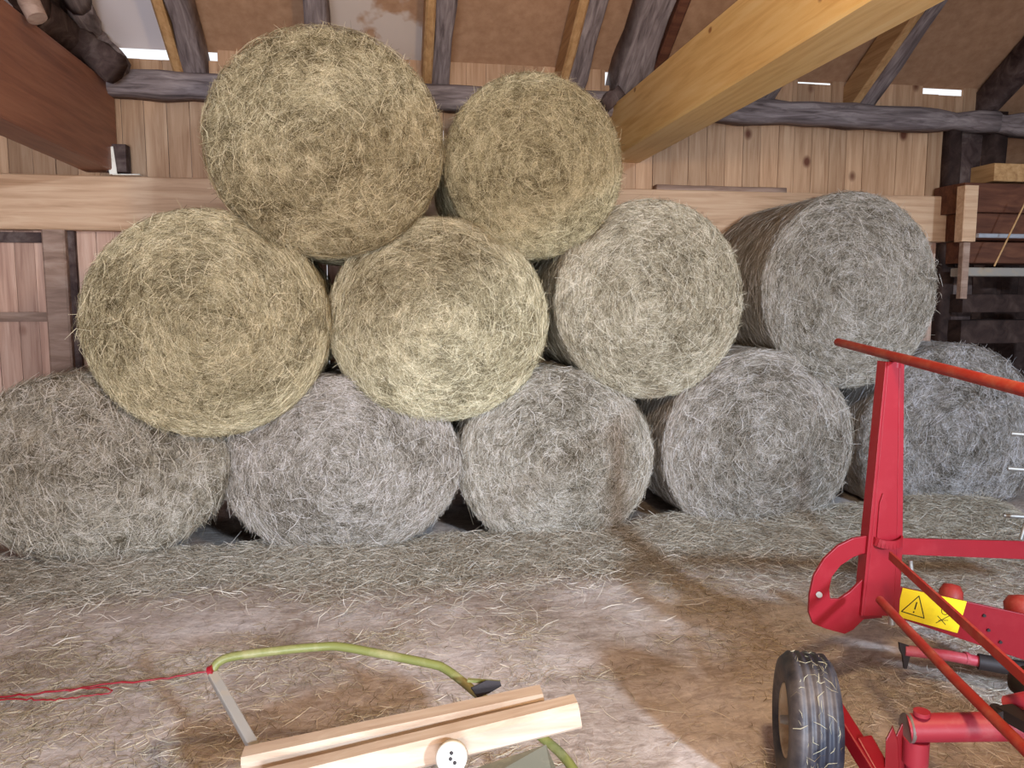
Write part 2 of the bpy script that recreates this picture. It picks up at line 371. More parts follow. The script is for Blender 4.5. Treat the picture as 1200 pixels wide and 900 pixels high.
# roof panels
mb = MB(); edges = [-6.6] + rx + [at(1170, 130, WY - .18).x, 7.1]
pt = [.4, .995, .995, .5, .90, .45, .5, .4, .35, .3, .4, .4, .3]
for i in range(len(edges) - 1):
    lo = WY + .02 if i < len(edges) - 2 else 7.25
    yy = [-3.2, 0, 3, lo]; th = .02
    for a, b in zip(yy[:-1], yy[1:]):
        x0, x1 = edges[i] , edges[i + 1] 
        za, zb = roofz(a, RD * 1.19), roofz(b, RD * 1.19)
        mb.hex([(x0, a, za), (x1, a, za), (x1, b, zb), (x0, b, zb), (x0, a, za + th), (x1, a, za + th), (x1, b, zb + th), (x0, b, zb + th)], tint=pt[i])
tag(mb.build('ceiling', panel), kind='structure')
# other roof side, side walls and gate wall behind the viewer
mb = MB(); zr = roofz(-3.2, RD * 1.19)
mb.hex([(-6.6, -6.2, zr - .9), (5.8, -6.2, zr - .9), (5.8, -3.2, zr), (-6.6, -3.2, zr), (-6.6, -6.2, zr - .88), (5.8, -6.2, zr - .88), (5.8, -3.2, zr + .02), (-6.6, -3.2, zr + .02)], tint=.3)
tag(mb.build('ceiling', brown), kind='structure')
mb = MB(); y = -6.1
while y < 6.0:
    mb.box(-6.24, -6.2, y, y + .197, 0, 3.2 + max(0, (6 - y)) * .55, tint=float(rg.random())); y += .2
tag(mb.build('wall_left', bark), kind='structure')
mb = MB(); y = -6.1
while y < 7.2:
    mb.box(7.0, 7.04, y, y + .197, 0, 3.2 + max(0, (6 - y)) * .55, tint=float(rg.random())); y += .2
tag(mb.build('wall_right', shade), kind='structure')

mb = MB(); x = -6.2
while x < 7.0:
    if x < -2.4 or x > 5.0: mb.box(x, x + .197, -4.04, -4.0, 0, 4.6, tint=float(rg.random()))
    else: mb.box(x, x + .197, -4.04, -4.0, 3.36, 4.6, tint=float(rg.random()))
    x += .2
tag(mb.build('wall_gate', bark), kind='structure')
# tie beams
gb = at(750, 191, WY - .0).z; gx1 = at(750, 191, WY).x
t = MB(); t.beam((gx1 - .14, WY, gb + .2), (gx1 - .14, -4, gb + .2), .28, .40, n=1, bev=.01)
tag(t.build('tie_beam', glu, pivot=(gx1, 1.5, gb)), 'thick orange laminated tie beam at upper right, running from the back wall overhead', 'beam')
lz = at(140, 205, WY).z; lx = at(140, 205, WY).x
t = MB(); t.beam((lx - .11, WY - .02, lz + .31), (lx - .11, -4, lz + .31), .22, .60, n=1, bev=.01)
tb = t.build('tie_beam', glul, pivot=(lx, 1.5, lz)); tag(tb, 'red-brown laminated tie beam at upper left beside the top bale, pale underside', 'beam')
# posts and battens at left
def pbar(name, px0, px1, py0, py1, Y, th, m, lab, cat, seed=3, wob=0.0, **kw):
    a = at(px0, (py0 + py1) / 2, Y); b = at(px1, (py0 + py1) / 2, Y); z1 = at((px0 + px1) / 2, py0, Y).z; z0 = at((px0 + px1) / 2, py1, Y).z
    mb = MB()
    if (z1 - z0) > abs(b.x - a.x): mb.beam(((a.x + b.x) / 2, Y + th / 2, z0), ((a.x + b.x) / 2, Y + th / 2, z1), abs(b.x - a.x), th, up=(0, 1, 0), n=10, wob=wob, seed=seed, bev=.008)
    else: mb.beam((a.x, Y + th / 2, (z0 + z1) / 2), (b.x, Y + th / 2, (z0 + z1) / 2), th, z1 - z0, n=10, wob=wob, seed=seed, bev=.006)
    o = mb.build(name, m, pivot=((a.x + b.x) / 2, Y + th / 2, z0)); tag(o, lab, cat, **kw); return o
px = at(63, 300, WY - .12).x
mb = MB(); mb.beam((px, WY - .06, 0), (px, WY - .06, bz0), .15, .12, up=(0, 1, 0), n=1)
tag(mb.build('trim_40', bark), kind='structure')
px2 = at(82, 300, WY - .05).x
mb = MB(); mb.beam((px2 + .0, WY - .03, 0), (px2, WY - .03, bz0), .07, .06, up=(0, 1, 0), n=1)
tag(mb.build('trim_41', olddk), kind='structure')
for k, (y0, y1) in enumerate(((272, 284), (366, 377), (464, 470))):
    mb = MB(); z1 = at(20, y0, WY - .03).z; z0 = at(20, y1, WY - .03).z
    mb.box(-6.1, px - .075, WY - .03, WY, z0, z1, tint=.3); tag(mb.build('trim_%d' % (42 + k), bark if k != 0 else olddk), kind='structure')
# metal angle bracket at end of left tie beam
br = thing('angle_bracket', 'small pale metal angle bracket where the upper left tie beam meets the wall rail', 'bracket', at(140, 203, WY - .14))
mb = MB(); a = at(128, 172, WY - .15); b = at(133, 204, WY - .15); mb.bar(a, b, .05, .006, up=(0, 1, 0)); mb.build('upright_leaf', whitep, br)
mb = MB(); a = at(133, 205, WY - .15); b = at(165, 205, WY - .15); mb.bar(a, b, .05, .006); mb.build('flat_leaf', whitep, br)
mb = MB(); a = at(135, 172, WY - .02); b = at(135, 204, WY - .02); mb.box(a.x - .03, a.x + .1, WY - .13, WY - .03, b.z, a.z, tint=.3)
tag(mb.build('wood_block', olddk, pivot=(a.x, WY - .08, b.z)), 'dark wood block standing on the wall rail behind the metal bracket', 'block')
# short plank on rail, right
pbar('plank', 770, 922, 218, 228, WY - .1, .1, bark, 'thin grey-brown plank lying on the wall rail right of the top bales', 'plank', wob=.01)
# dark hook block under thick rafter
a = at(723, 108, WY - .3)
mb = MB(); mb.beam(a + Vector((-.07, .1, -.08)), a + Vector((.06, .1, .03)), .12, .11, n=6, wob=.08, seed=5)
tag(mb.build('wood_block', olddk, pivot=a), 'dark wooden stub wedged beside the thick grey rafter left of the orange tie beam', 'block')
# old timbers upper left
mb = MB(); A = cp(-30, -60, 4.2); B = at(132, 78, 5.55)
pts = [cp(0, -50, 4.2), cp(40, 10, 4.6), cp(85, 45, 5.1), at(135, 80, 5.6)]
for k in range(3): mb.beam(pts[k], pts[k + 1], .17, .2, n=5, wob=.03, seed=90 + k, bev=.05)
tag(mb.build('curved_brace', olddk, pivot=pts[1]), 'dark crooked old timber brace above the upper left tie beam', 'timber')
mb = MB(); pts = [cp(70, -60, 4.5), cp(92, 5, 4.9), cp(110, 45, 5.3), at(140, 78, 5.72)]
for k in range(3): mb.beam(pts[k], pts[k + 1], .15, .16, n=5, wob=.03, seed=95 + k, bev=.05)
tag(mb.build('curved_brace', oldY, pivot=pts[1]), 'grey bent old timber beside the bright roof gap at upper left', 'timber')
mb = MB(); pts = [cp(14, -70, 4.0), cp(34, 2, 4.0), cp(44, 22, 4.0)]; mb.tube(pts, .06, 12, r2=.05)
tag(mb.build('hanging_post', bark, pivot=pts[1]), 'stubby pale grey timber end hanging at the very top left corner', 'timber')

# right bay: posts, dark back and stored boards
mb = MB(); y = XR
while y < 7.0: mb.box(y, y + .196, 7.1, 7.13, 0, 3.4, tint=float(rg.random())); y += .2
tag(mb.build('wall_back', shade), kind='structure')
def upr(px0, px1, py0, z0, Y, th, m, seed, nm):
    a = at(px0, 250, Y).x; b = at(px1, 250, Y).x; z1 = at((px0 + px1) / 2, py0, Y).z
    mb = MB(); mb.beam(((a + b) / 2, Y + th / 2, z0), ((a + b) / 2, Y + th / 2, z1), b - a, th, up=(0, 1, 0), n=12, wob=.02, seed=seed, bev=.015)
    tag(mb.build(nm, m), kind='structure')
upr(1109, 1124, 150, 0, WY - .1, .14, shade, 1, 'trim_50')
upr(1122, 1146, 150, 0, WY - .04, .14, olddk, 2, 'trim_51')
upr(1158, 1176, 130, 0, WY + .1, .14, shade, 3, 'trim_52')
mb = MB(); a = at(1110, 138, WY); mb.beam((a.x + .3, WY + .05, a.z - .02), (a.x + 1.9, WY + .05, a.z - .05), .14, .16, n=12, wob=.03, seed=8); tag(mb.build('trim_53', old), kind='structure')
st = [  # px0, px1, py0, py1, Y, thick, material, label
 (1130, 1300, 216, 250, 5.62, .35, brown, 'upper of two wide red-brown boards stored in the dark right bay'),
 (1131, 1300, 251, 282, 5.66, .35, brown, 'lower of two wide red-brown boards stored in the dark right bay'),
 (1165, 1300, 193, 214, 5.7, .3, raftl, 'yellowish squared timber on top of the red-brown boards at right edge'),
 (1127, 1300, 284, 309, 5.72, .3, brown, 'shaded brown board under the wide red-brown boards, above the white board'),
 (1135, 1300, 314, 324, 5.55, .2, greyp, 'pale whitish board lying in the dark right bay'),
 (1128, 1300, 345, 366, 5.75, .25, shade, 'dark plank below the whitish board in the right bay'),
 (1126, 1300, 375, 402, 5.75, .25, shade, 'lowest dark plank in the right bay, just above the far right bale')]
for k, (a0, a1, b0, b1, Y, th, m_, lab) in enumerate(st):
    pbar('stored_board', a0, a1, b0, b1, Y, th, m_, lab, 'board', seed=k)
pbar('timber_end', 1130, 1146, 217, 283, 5.5, .1, pineX, 'light upright batten at the left end of the stored red-brown boards', 'batten')
pbar('timber_end', 1128, 1136, 284, 350, 5.5, .06, bark, 'thin dull upright batten below the light batten at the right bay', 'batten')
pbar('metal_strip', 1147, 1230, 274, 279, 5.54, .03, silver, 'narrow bluish metal strip lying across the red-brown boards', 'strip')
mb = MB(); mb.tube([at(1165, 312, 5.42), at(1205, 230, 5.38)], .007, 6); tag(mb.build('thin_stick', raftl, pivot=at(1165, 312, 5.42)), 'thin brown stick leaning diagonally over the stored boards at right edge', 'stick')

# ------------------------------------------------------------------ bales
# name: px centre, px radii, front plane, length, colour, powers
bales = [
 ('T1', 381, 166, 139, 131, 4.32, 1.2, (.90, .84, .74), 'topmost left round bale, largest and yellow-brown, under the rafters'),
 ('T2', 628, 194, 106, 105, 4.68, 1.15, (.98, .93, .82), 'topmost right round bale, smaller and yellowish, beside the orange tie beam'),
 ('M1', 241, 380, 141, 132, 4.30, 1.2, (1.06, 1.03, .96), 'leftmost round bale of the middle row, large with pale spiral end'),
 ('M2', 516, 376, 130, 118, 4.45, 1.2, (1.04, 1.01, .96), 'second round bale of the middle row, pale greenish, below both top bales'),
 ('M3', 764, 352, 115, 115, 4.58, 1.2, (.96, .93, .98), 'third round bale of the middle row, grey-beige, below the top right bale'),
 ('M4', 999, 341, 112, 113, 4.72, 1.12, (.80, .79, .95), 'rightmost round bale of the middle row, grey, with its side showing'),
 ('B1', 105, 551, 162, 112, 4.36, 1.2, (.88, .87, 1.0), 'leftmost bale on the floor, sagging and shaggy, cut by the frame edge'),  # floor-row colours: grey hay with the blue of cool daylight painted in
 ('B2', 402, 548, 140, 106, 4.42, 1.2, (.84, .82, 1.0), 'second bale on the floor from the left, wide and slumped'),
 ('B3', 654, 540, 118, 106, 4.52, 1.2, (.86, .84, .98), 'middle bale of the five on the floor, grey and flattened below'),
 ('B4', 892, 524, 120, 112, 4.56, 1.2, (.82, .80, .98), 'fourth bale on the floor from the left, grey with matted face'),
 ('B5', 1118, 518, 116, 113, 4.90, 1.0, (.80, .80, 1.06), 'rightmost bale on the floor, torn grey hay blued to mimic cool daylight, behind the red machine')]
placed = []; seed = 100
NTH = 160
class Ell:
    def __init__(s, c, rx, rz): s.c = c; s.rx = rx; s.rz = rz
def fwd(p): return (ROT.transposed() @ (p - CAM)).z * -1
def outline(c, rx, rz, th, lim):
    ct, sn = np.cos(th), np.sin(th)
    r = rx * rz / np.sqrt((rz * ct) ** 2 + (rx * sn) ** 2)
    for e in lim:                                       # dent where a heavier neighbour presses
        ox, oz = c.x - e.c.x, c.z - e.c.z; A_, B_ = e.rx + .022, e.rz + .022
        a = (ct / A_) ** 2 + (sn / B_) ** 2; b = 2 * (ox * ct / A_ ** 2 + oz * sn / B_ ** 2); q = (ox / A_) ** 2 + (oz / B_) ** 2 - 1
        D = b * b - 4 * a * q; t_ = np.where(D > 0, (-b - np.sqrt(np.maximum(D, 0))) / (2 * a), 9.0); t_ = np.where(t_ > .05, t_, 9.0)
        r = np.minimum(r, t_)
    return np.where((sn < 0) & (c.z + r * sn < .012), (.012 - c.z) / np.minimum(sn, -1e-3), r)
RIM = [.82, .085, .55]
def yprof(s):
    s = np.asarray(s, float); e = np.clip((s - RIM[0]) / (1 - RIM[0]), 0, 1)
    return -.0225 * np.cos(s * 1.5) + RIM[1] * (1 - np.sqrt(np.maximum(1 - e * e, 0)))
for key, cx, cy, rpx, rpz, Y, Lb, colr, lab in bales:
    seed += 1; rg = np.random.default_rng(seed); RIM[:] = [.82, .085, .5] if key in ('T1', 'B1', 'B5') else [.88, .06, .4] if key == 'T2' else [.925, .045, .22]
    c = at(cx, cy, Y); dpt = fwd(c); rx_ = rpx / F * dpt * .985; rz_ = rpz / F * dpt
    if key == 'B1': rx_ = .70
    lim = list(placed); placed.append(Ell(c, rx_, rz_))
    th = np.linspace(0, 2 * math.pi, NTH, endpoint=False)
    R0 = outline(c, rx_, rz_, th, lim)
    R0 = R0 + 0 * th
    k_ = np.array([.25, .5, .25]); R0 = np.minimum(R0, np.convolve(np.r_[R0[-1], R0, R0[0]], k_, 'valid'))
    rough = .022 if key not in ('B1', 'B5') else .045
    # profile from face centre to rim, along the side, to back
    prof = []
    for s in np.linspace(0.0, .84, 42): prof.append((s, float(yprof(s)), 0))
    for s in (.86, .88, .90, .915, .93, .945, .958, .97, .98, .99, .996, 1.0): prof.append((s, float(yprof(s)), 1))
    for s in np.linspace(.06, Lb - .06, 18)[1:]: prof.append((1.0, s, 2))
    for s in (.97, .85, .5, .02): prof.append((s, Lb, 3))
    ns = len(prof); V = np.zeros((ns, NTH, 3)); Tt = np.zeros((ns, NTH))
    for i, (s, dy, kd) in enumerate(prof):
        x = c.x + R0 * s * np.cos(th); z = c.z + R0 * s * np.sin(th); y = np.full(NTH, Y + dy)
        nz = vnoise(x * 9, z * 9, y * 9, seed) - .5; n2 = vnoise(x * 26, z * 26, y * 26, seed + 5) - .5; n3 = vnoise(x * 3, z * 3, y * 3, seed + 9) - .5
        disp = (nz * 1.0 + n2 * 1.1 + n3 * .9) * rough
        rings = np.sin(s * R0 * 78 + n3 * 5 + th) * .004 * (1 if kd == 0 else 0)
        if kd < 2: y = y + disp + rings + .01
        if kd == 1 or kd == 2:
            k = 1 + disp * .55 * (1 if kd == 2 else .5) / np.maximum(R0, .3); x = c.x + (x - c.x) * k; z = np.maximum(c.z + (z - c.z) * k, .008)
        V[i, :, 0] = x; V[i, :, 1] = y; V[i, :, 2] = z
    V = V.reshape(-1, 3); idx = (np.arange(ns - 1)[:, None] * NTH + np.arange(NTH)[None]); nxt = (np.arange(ns - 1)[:, None] * NTH + (np.arange(NTH)[None] + 1) % NTH)
    Fq = np.stack([idx, nxt, nxt + NTH, idx + NTH], -1).reshape(-1, 4)
    o = npmesh('hay_bale', V, Fq, np.full(len(V), .5), hayC, smooth=True, loc=(c.x, Y, c.z))
    # the wrapped strands on the end and the rim
    bpy.context.view_layer.update()
    n = 26000; u = rg.random(n); s = np.sqrt(u) * 1.0; a = rg.random(n) * 2 * math.pi; Ra = np.interp(a, np.r_[th, 2 * math.pi], np.r_[R0, R0[0]])
    P = np.stack([c.x + Ra * s * np.cos(a), Y + yprof(s) + .004, c.z + Ra * s * np.sin(a)], 1)
    x, z = P[:, 0], P[:, 2]
    P[:, 1] += ((vnoise(x * 9, z * 9, P[:, 1] * 9, seed) - .5) + (vnoise(x * 3, z * 3, P[:, 1] * 3, seed + 9) - .5) * .9) * rough - .004
    ang = a + math.pi / 2 + rg.normal(size=n) * np.where(rg.random(n) < (.38 + .5 * s ** 4 if RIM[0] > .9 else .35), .3, 1.7) - .12
    T = np.stack([np.cos(ang), rg.normal(size=n) * .12, np.sin(ang)], 1); Nn = np.tile([0., -1., 0.], (n, 1))
    Ls = rg.gamma(3, .016, n) + .022; Ls = np.minimum(Ls, .17) * np.clip(1.25 - s * .25, 0, 1); Ls = np.where(s > .9, Ls * .7, Ls)
    Wd = rg.uniform(.0011, .0029, n)
    Ls = np.where(s > .93, Ls * 1.3, Ls)
    v1, f1 = strands(P, T, Nn, Ls, Wd, .12, .016, rg)
    t1 = np.clip(rg.beta(1.3, 1.4, n) + (vnoise(x * 5, z * 5, 0, seed + 3) - .5) * .35 + (vnoise(x * 34, z * 34, 0, seed + 4) - .5) * RIM[2] + (vnoise(x * 75, z * 75, 0, seed + 6) - .5) * .95, 0, 1)
    n2 = 7000; a = rg.random(n2) * 2 * math.pi; yy = rg.random(n2) ** 1.6 * Lb * .95 + .02; Ra = np.interp(a, np.r_[th, 2 * math.pi], np.r_[R0, R0[0]]) + .002
    Nn = np.stack([np.cos(a), np.zeros(n2), np.sin(a)], 1); P = np.stack([c.x + Ra * Nn[:, 0], Y + yy, c.z + Ra * Nn[:, 2]], 1)
    T = np.stack([-np.sin(a), rg.normal(size=n2) * .35, np.cos(a)], 1) + Nn * rg.normal(size=(n2, 1)) * .10
    v2, f2 = strands(P, T, Nn, rg.gamma(4, .018, n2) + .03, rg.uniform(.0016, .004, n2), .1, .012, rg)
    t2 = rg.beta(1.2, 1.2, n2)
    # stray long strands hanging off the end
    n3 = 300 if key != 'B1' else 700; a = rg.random(n3) * 2 * math.pi; s = np.sqrt(rg.random(n3)) * .97; Ra = np.interp(a, np.r_[th, 2 * math.pi], np.r_[R0, R0[0]])
    P = np.stack([c.x + Ra * s * np.cos(a), np.full(n3, Y - .045), c.z + Ra * s * np.sin(a)], 1); ang = rg.normal(size=n3) * .9 - math.pi / 2
    T = np.stack([np.cos(ang), -rg.random(n3) * .25, np.sin(ang)], 1)
    v3, f3 = strands(P, T, np.tile([0., -1., 0.], (n3, 1)), rg.uniform(.04, .15, n3), rg.uniform(.0016, .0032, n3), .12, .035, rg)
    t3 = rg.uniform(.6, 1, n3)
    if RIM[0] > .85:                                     # pale wrapped stalks round the rim
        n4 = 3200; a = rg.random(n4) * 2 * math.pi; s = 1 - rg.random(n4) ** 1.5 * .13; Ra = np.interp(a, np.r_[th, 2 * math.pi], np.r_[R0, R0[0]])
        P = np.stack([c.x + Ra * s * np.cos(a), Y + yprof(s) - .002, c.z + Ra * s * np.sin(a)], 1); ang = a + math.pi / 2 + rg.normal(size=n4) * .08
        T = np.stack([np.cos(ang), rg.normal(size=n4) * .04, np.sin(ang)], 1); Nn = np.stack([np.cos(a) * .6, np.full(n4, -.8), np.sin(a) * .6], 1)
        v4, f4 = strands(P, T, Nn, rg.uniform(.05, .14, n4), rg.uniform(.0014, .0032, n4), .05, .010, rg)
        f2 = np.concatenate([f2, f4 + len(v2)]); v2 = np.concatenate([v2, v4]); t2 = np.r_[t2, np.clip(.35 + .6 * np.sin(s * 150) ** 2 + rg.normal(size=n4) * .12, 0, 1)]
    VV = np.concatenate([v1, v2]); FF = np.concatenate([f1, f2 + len(v1)]); VV[:, 2] = np.maximum(VV[:, 2], .004)
    p1 = npmesh('packed_strands', VV, FF, np.repeat(np.r_[t1, t2], 6), hayS, parent=o); tag(p1, kind='stuff')
    v3[:, 2] = np.maximum(v3[:, 2], .004)
    p2 = npmesh('loose_strands', v3, f3, np.repeat(t3, 6), hayS, parent=o); tag(p2, kind='stuff')
    for q in (o, p1, p2): q.color = (*colr, 1)
    tag(o, lab, 'hay bale', 'round hay bales stacked against the back wall')

# ------------------------------------------------------------------ loose hay
rg = np.random.default_rng(5)
# drift along the foot of the stack
nx, ny = 240, 26; gx, gy = np.meshgrid(np.linspace(-3.2, 4.3, nx), np.linspace(0, 1, ny))
base = 4.40 + gx * .03 + (vnoise(gx * 1.5, gx * 0, 0, 11) - .5) * .10
wd = .24 + vnoise(gx * 1.2, gx * 0 + 4, 0, 12) * .22 + (vnoise(gx * 9, gx * 0 + 4, 0, 16) - .5) * .14
yy = base + .12 - gy * wd; hh = (.05 + vnoise(gx * 2.2, gx * 0 + 8, 0, 13) * .07) * np.sin(np.clip(1 - gy, 0, 1) ** 1.2 * math.pi * .5) + (vnoise(gx * 14, yy * 14, 0, 14) - .5) * .03 * (1 - gy) + (vnoise(gx * 40, yy * 40, 0, 15) - .5) * .012 * (1 - gy)
hh = np.where(gy > .93, -.03, hh + .0)
V = np.stack([gx, yy, hh], -1).reshape(-1, 3); ii = (np.arange(ny - 1)[:, None] * nx + np.arange(nx - 1)[None]).ravel()
dr = npmesh('hay_drift', V, np.stack([ii, ii + nx, ii + nx + 1, ii + 1], 1), np.full(len(V), .5), hayC, smooth=True, loc=(0.5, 4.3, 0)); dr.color = (.98, .96, 1.16, 1)
tag(dr, 'low drift of loose grey hay along the foot of the bale stack', 'loose hay', kind='stuff')
bpy.context.view_layer.update()
n = 38000; gxx = rg.uniform(-3.2, 4.2, n); g = np.where(rg.random(n) < .65, rg.random(n) * 1.15 - .1, .9 + rg.exponential(.45, n)); g = np.minimum(g, 3.2)
b = 4.40 + gxx * .03 + (vnoise(gxx * 1.5, gxx * 0, 0, 11) - .5) * .10; wdn = .24 + vnoise(gxx * 1.2, gxx * 0 + 4, 0, 12) * .22
y = b + .12 - g * wdn; z = (.05 + vnoise(gxx * 2.2, gxx * 0 + 8, 0, 13) * .07) * np.sin(np.clip(1 - g, 0, 1) ** 1.2 * math.pi * .5) + .008
P = np.stack([gxx, y, z], 1); a = rg.random(n) * 6.283; T = np.stack([np.cos(a), np.sin(a), rg.normal(size=n) * .22], 1)
up = np.tile([0., -.45, .9], (n, 1))
v, f = strands(P, T, up, rg.gamma(4, .02, n) + .02, rg.uniform(.0016, .004, n), .15, .03, rg); v[:, 2] = np.maximum(v[:, 2], .002)
o = npmesh('drift_strands', v, f, np.repeat(rg.beta(2, 2, n), 6), hayS, parent=dr); o.color = (1.0, .98, 1.16, 1); tag(o, kind='stuff')
# strands over the whole floor, clumped
n = 150000; x = rg.uniform(-3.6, 4.6, n); y = rg.uniform(1.4, 4.5, n)
den = vnoise(x * 1.1, y * 1.6, 0, 31) * .55 + vnoise(x * 3.3, y * 4.2, 0, 32) * .45
den = np.clip((den - .40) * 3.4, .05, 1); den = np.maximum(den, np.clip((y - 3.75) * 1.3, 0, 1)); den = np.maximum(den, np.clip((x - 1.9 - (3.9 - y) * .25) * 2.5, 0, .9))
den = np.maximum(den, np.clip((-x - 1.5) * .8, 0, .6) * (y > 3.1))
k = rg.random(n) < den; x, y = x[k], y[k]; n = len(x)
z = (vnoise(x * 1.3, y * 1.3, 0, 1) - .5) * .03 + (vnoise(x * 6, y * 6, 0, 2) - .5) * .018 + (vnoise(x * 17, y * 17, 0, 3) - .5) * .008 - .015 + .003
P = np.stack([x, y, z], 1); a = rg.random(n) * 6.283; T = np.stack([np.cos(a), np.sin(a), rg.normal(size=n) * .08], 1)
sz = np.where(x > 1.9, 1.2, 1.0)
v, f = strands(P, T, np.tile([0., 0., 1.], (n, 1)), (rg.gamma(3, .015, n) + .012) * sz, rg.uniform(.0010, .0028, n), .15, .014, rg)
tt = np.clip(rg.beta(1.3, 1.5, n), 0, 1); right = x > 1.75 - (3.4 - y) * .1
for sel, colr, lab in ((~right, (.98, .92, .94, 1), 'loose pale hay strands scattered over the open earth floor, centre and left'), (right, (1.12, 1.12, 1.36, 1), 'loose bluish grey hay strewn on the floor under and behind the red machine')):
    ids = np.where(sel)[0]; vv = v.reshape(n, 6, 3)[ids].reshape(-1, 3); base = (np.arange(len(ids)) * 6)[:, None]
    ff = np.concatenate([base + np.array([0, 1, 3, 2]), base + np.array([2, 3, 5, 4])])
    o = npmesh('scattered_hay', vv, ff, np.repeat(tt[ids], 6), hayS); o.color = colr
    tag(o, lab, 'loose hay', kind='stuff')

# ------------------------------------------------------------------ red machine
PY = 2.50
mroot = thing('hay_machine', 'red painted hay machine at right with warning sticker, upright post and small rubber wheel', 'farm machine', (1.6, 2.5, 0))
def pl(pts, Y=PY): return [at(a, b, Y) for a, b in pts]
# post: channel, wide web facing the viewer with a folded side
mb = MB(); web = pl([(1041, 424), (1054, 424), (1051, 640), (1047, 722), (1012, 722), (1023, 620)])
mb.prism(web, (0, .008, 0))
mb.prism(pl([(1054, 424), (1060, 424), (1058, 640), (1054, 720), (1047, 722), (1051, 640)]), (0, .05, 0)); mb.prism(pl([(1038, 424), (1041, 424), (1023, 620), (1012, 722), (1009, 722), (1019, 620)]), (0, .05, 0))
mb.build('post', red, mroot, bevel=.002)
mb = MB(); mb.prism(pl([(1027, 640), (1044, 640), (1039, 590), (1035, 578), (1031, 590)], PY - .006), (0, .005, 0)); mb.build('gusset', red, mroot, bevel=.001)
# collar at the post's foot
mb = MB(); cpts = []
for k in range(13):
    a = math.pi * k / 12; p = at(1040, 632, PY); cpts.append(p + Vector((-.055 * math.cos(a), -.03 * math.sin(a) - .0, -.012 * math.sin(a))))
for p, q in zip(cpts[:-1], cpts[1:]): mb.bar(p, q, .006, .03)
mb.build('collar', red, mroot)
# top rail comes towards the viewer
mb = MB(); e0 = cp(982, 401, 3.4); e1 = cp(1200, 457, 1.94); mb.tube([e0, e0.lerp(e1, .5), e1, e1 + (e1 - e0) * .25], .0175, 18); mb.build('top_rail', redw, mroot, bevel=.002)
mb = MB()
tp = at(1049, 424, PY + .02); mb.tube([tp - Vector((0, 0, .02)), tp + Vector((0, 0, .02))], .022, 12); mb.build('rail_joint', red, mroot)
# quadrant plate
outer = [(1022, 627), (1000, 631), (982, 640), (966, 655), (954, 675), (949, 697), (948, 718), (953, 731), (968, 737), (990, 743), (1000, 738), (1012, 726), (1034, 724)]
inner = [(1034, 690), (1016, 672), (1010, 680), (996, 694), (984, 702), (973, 702), (972, 690), (975, 676), (985, 663), (1000, 653), (1018, 647), (1022, 648)]
mb = MB()
hole = [(960 + 5 * math.cos(a), 697 + 5 * math.sin(a)) for a in np.linspace(0, 2 * math.pi, 12, endpoint=False)]
mb.prism(pl(outer + inner, PY + .012), (0, .012, 0)); mb.build('quadrant_plate', red, mroot, bevel=.0015)
mb = MB(); mb.tube([at(960, 697, PY + .014), at(960, 697, PY + .002)], .011, 16); mb.build('bolt_head', steel, mroot)
# flat rail behind going right
mb = MB(); mb.prism(pl([(1056, 631), (1420, 640), (1420, 664), (1056, 650)], PY + .06), (0, .012, 0)); mb.build('flat_rail', red, mroot, bevel=.0015)
# side plate with sticker
sa = [at(1046, 686, 2.52), at(1250, 731, 2.35), at(1250, 790, 2.35), at(1165, 762, 2.42), at(1046, 722, 2.52)]
mb = MB(); mb.prism(sa, (.004, .012, 0)); sp_ = mb.build('side_plate', red, mroot, bevel=.0015)
def onp(px_, py_, off=.003):   # point on the side plate
    n = (sa[1] - sa[0]).cross(sa[4] - sa[0]).normalized(); n = n if n.y < 0 else -n
    d = ray(px_, py_); t_ = (sa[0] + n * off - CAM).dot(n) / d.dot(n); return CAM + d * t_, n
def onpts(l, off): return [onp(a, b, off)[0] for a, b in l]
nn = onp(1090, 710)[1]
mb = MB(); mb.prism(onpts([(1058, 689), (1133, 705), (1122, 742), (1050, 722)], .0025), -nn * .002); stk = mb.build('warning_sticker', yellow, sp_)
def line(mb, pts, wpx, off=.0032, closed=False):
    pts = pts + [pts[0]] if closed else pts
    for (a, b), (c_, d) in zip(pts[:-1], pts[1:]):
        p = onp(a, b, off)[0]; q = onp(c_, d, off)[0]; t_ = (q - p).normalized(); s_ = t_.cross(nn) * (wpx / F * 2.45 / 2)
        mb.prism([p - s_ - t_ * .001, p + s_ - t_ * .001, q + s_ + t_ * .001, q - s_ + t_ * .001], -nn * .0006)
mb = MB(); line(mb, [(1077, 698.5), (1056.5, 716.5), (1083, 724.5)], 1.3, closed=True); line(mb, [(1074.5, 706), (1072, 714)], 1.8); line(mb, [(1070.9, 716.8), (1070.6, 718)], 1.8)
mb.build('warning_triangle', black, stk)
mb = MB(); circ = [(1107.5 + 4.2 * math.cos(a), 716 + 4.4 * math.sin(a)) for a in np.linspace(0, 2 * math.pi, 14, endpoint=False)]
line(mb, circ, .9, closed=True); line(mb, [(1106, 716), (1110, 715)], 1.0)
line(mb, [(1099, 722), (1108, 732)], 1.0); line(mb, [(1112, 722), (1097, 730)], 1.0); line(mb, [(1100, 727), (1111, 727)], .8)
mb.build('pictogram', black, stk)
for (a, b) in ((1153, 721), (1158, 738), (1172, 752)):
    p, _ = onp(a, b, .0); mb = MB(); mb.tube([p, p + nn * .006], .006, 10); mb.build('bolt_head', darkm, sp_)
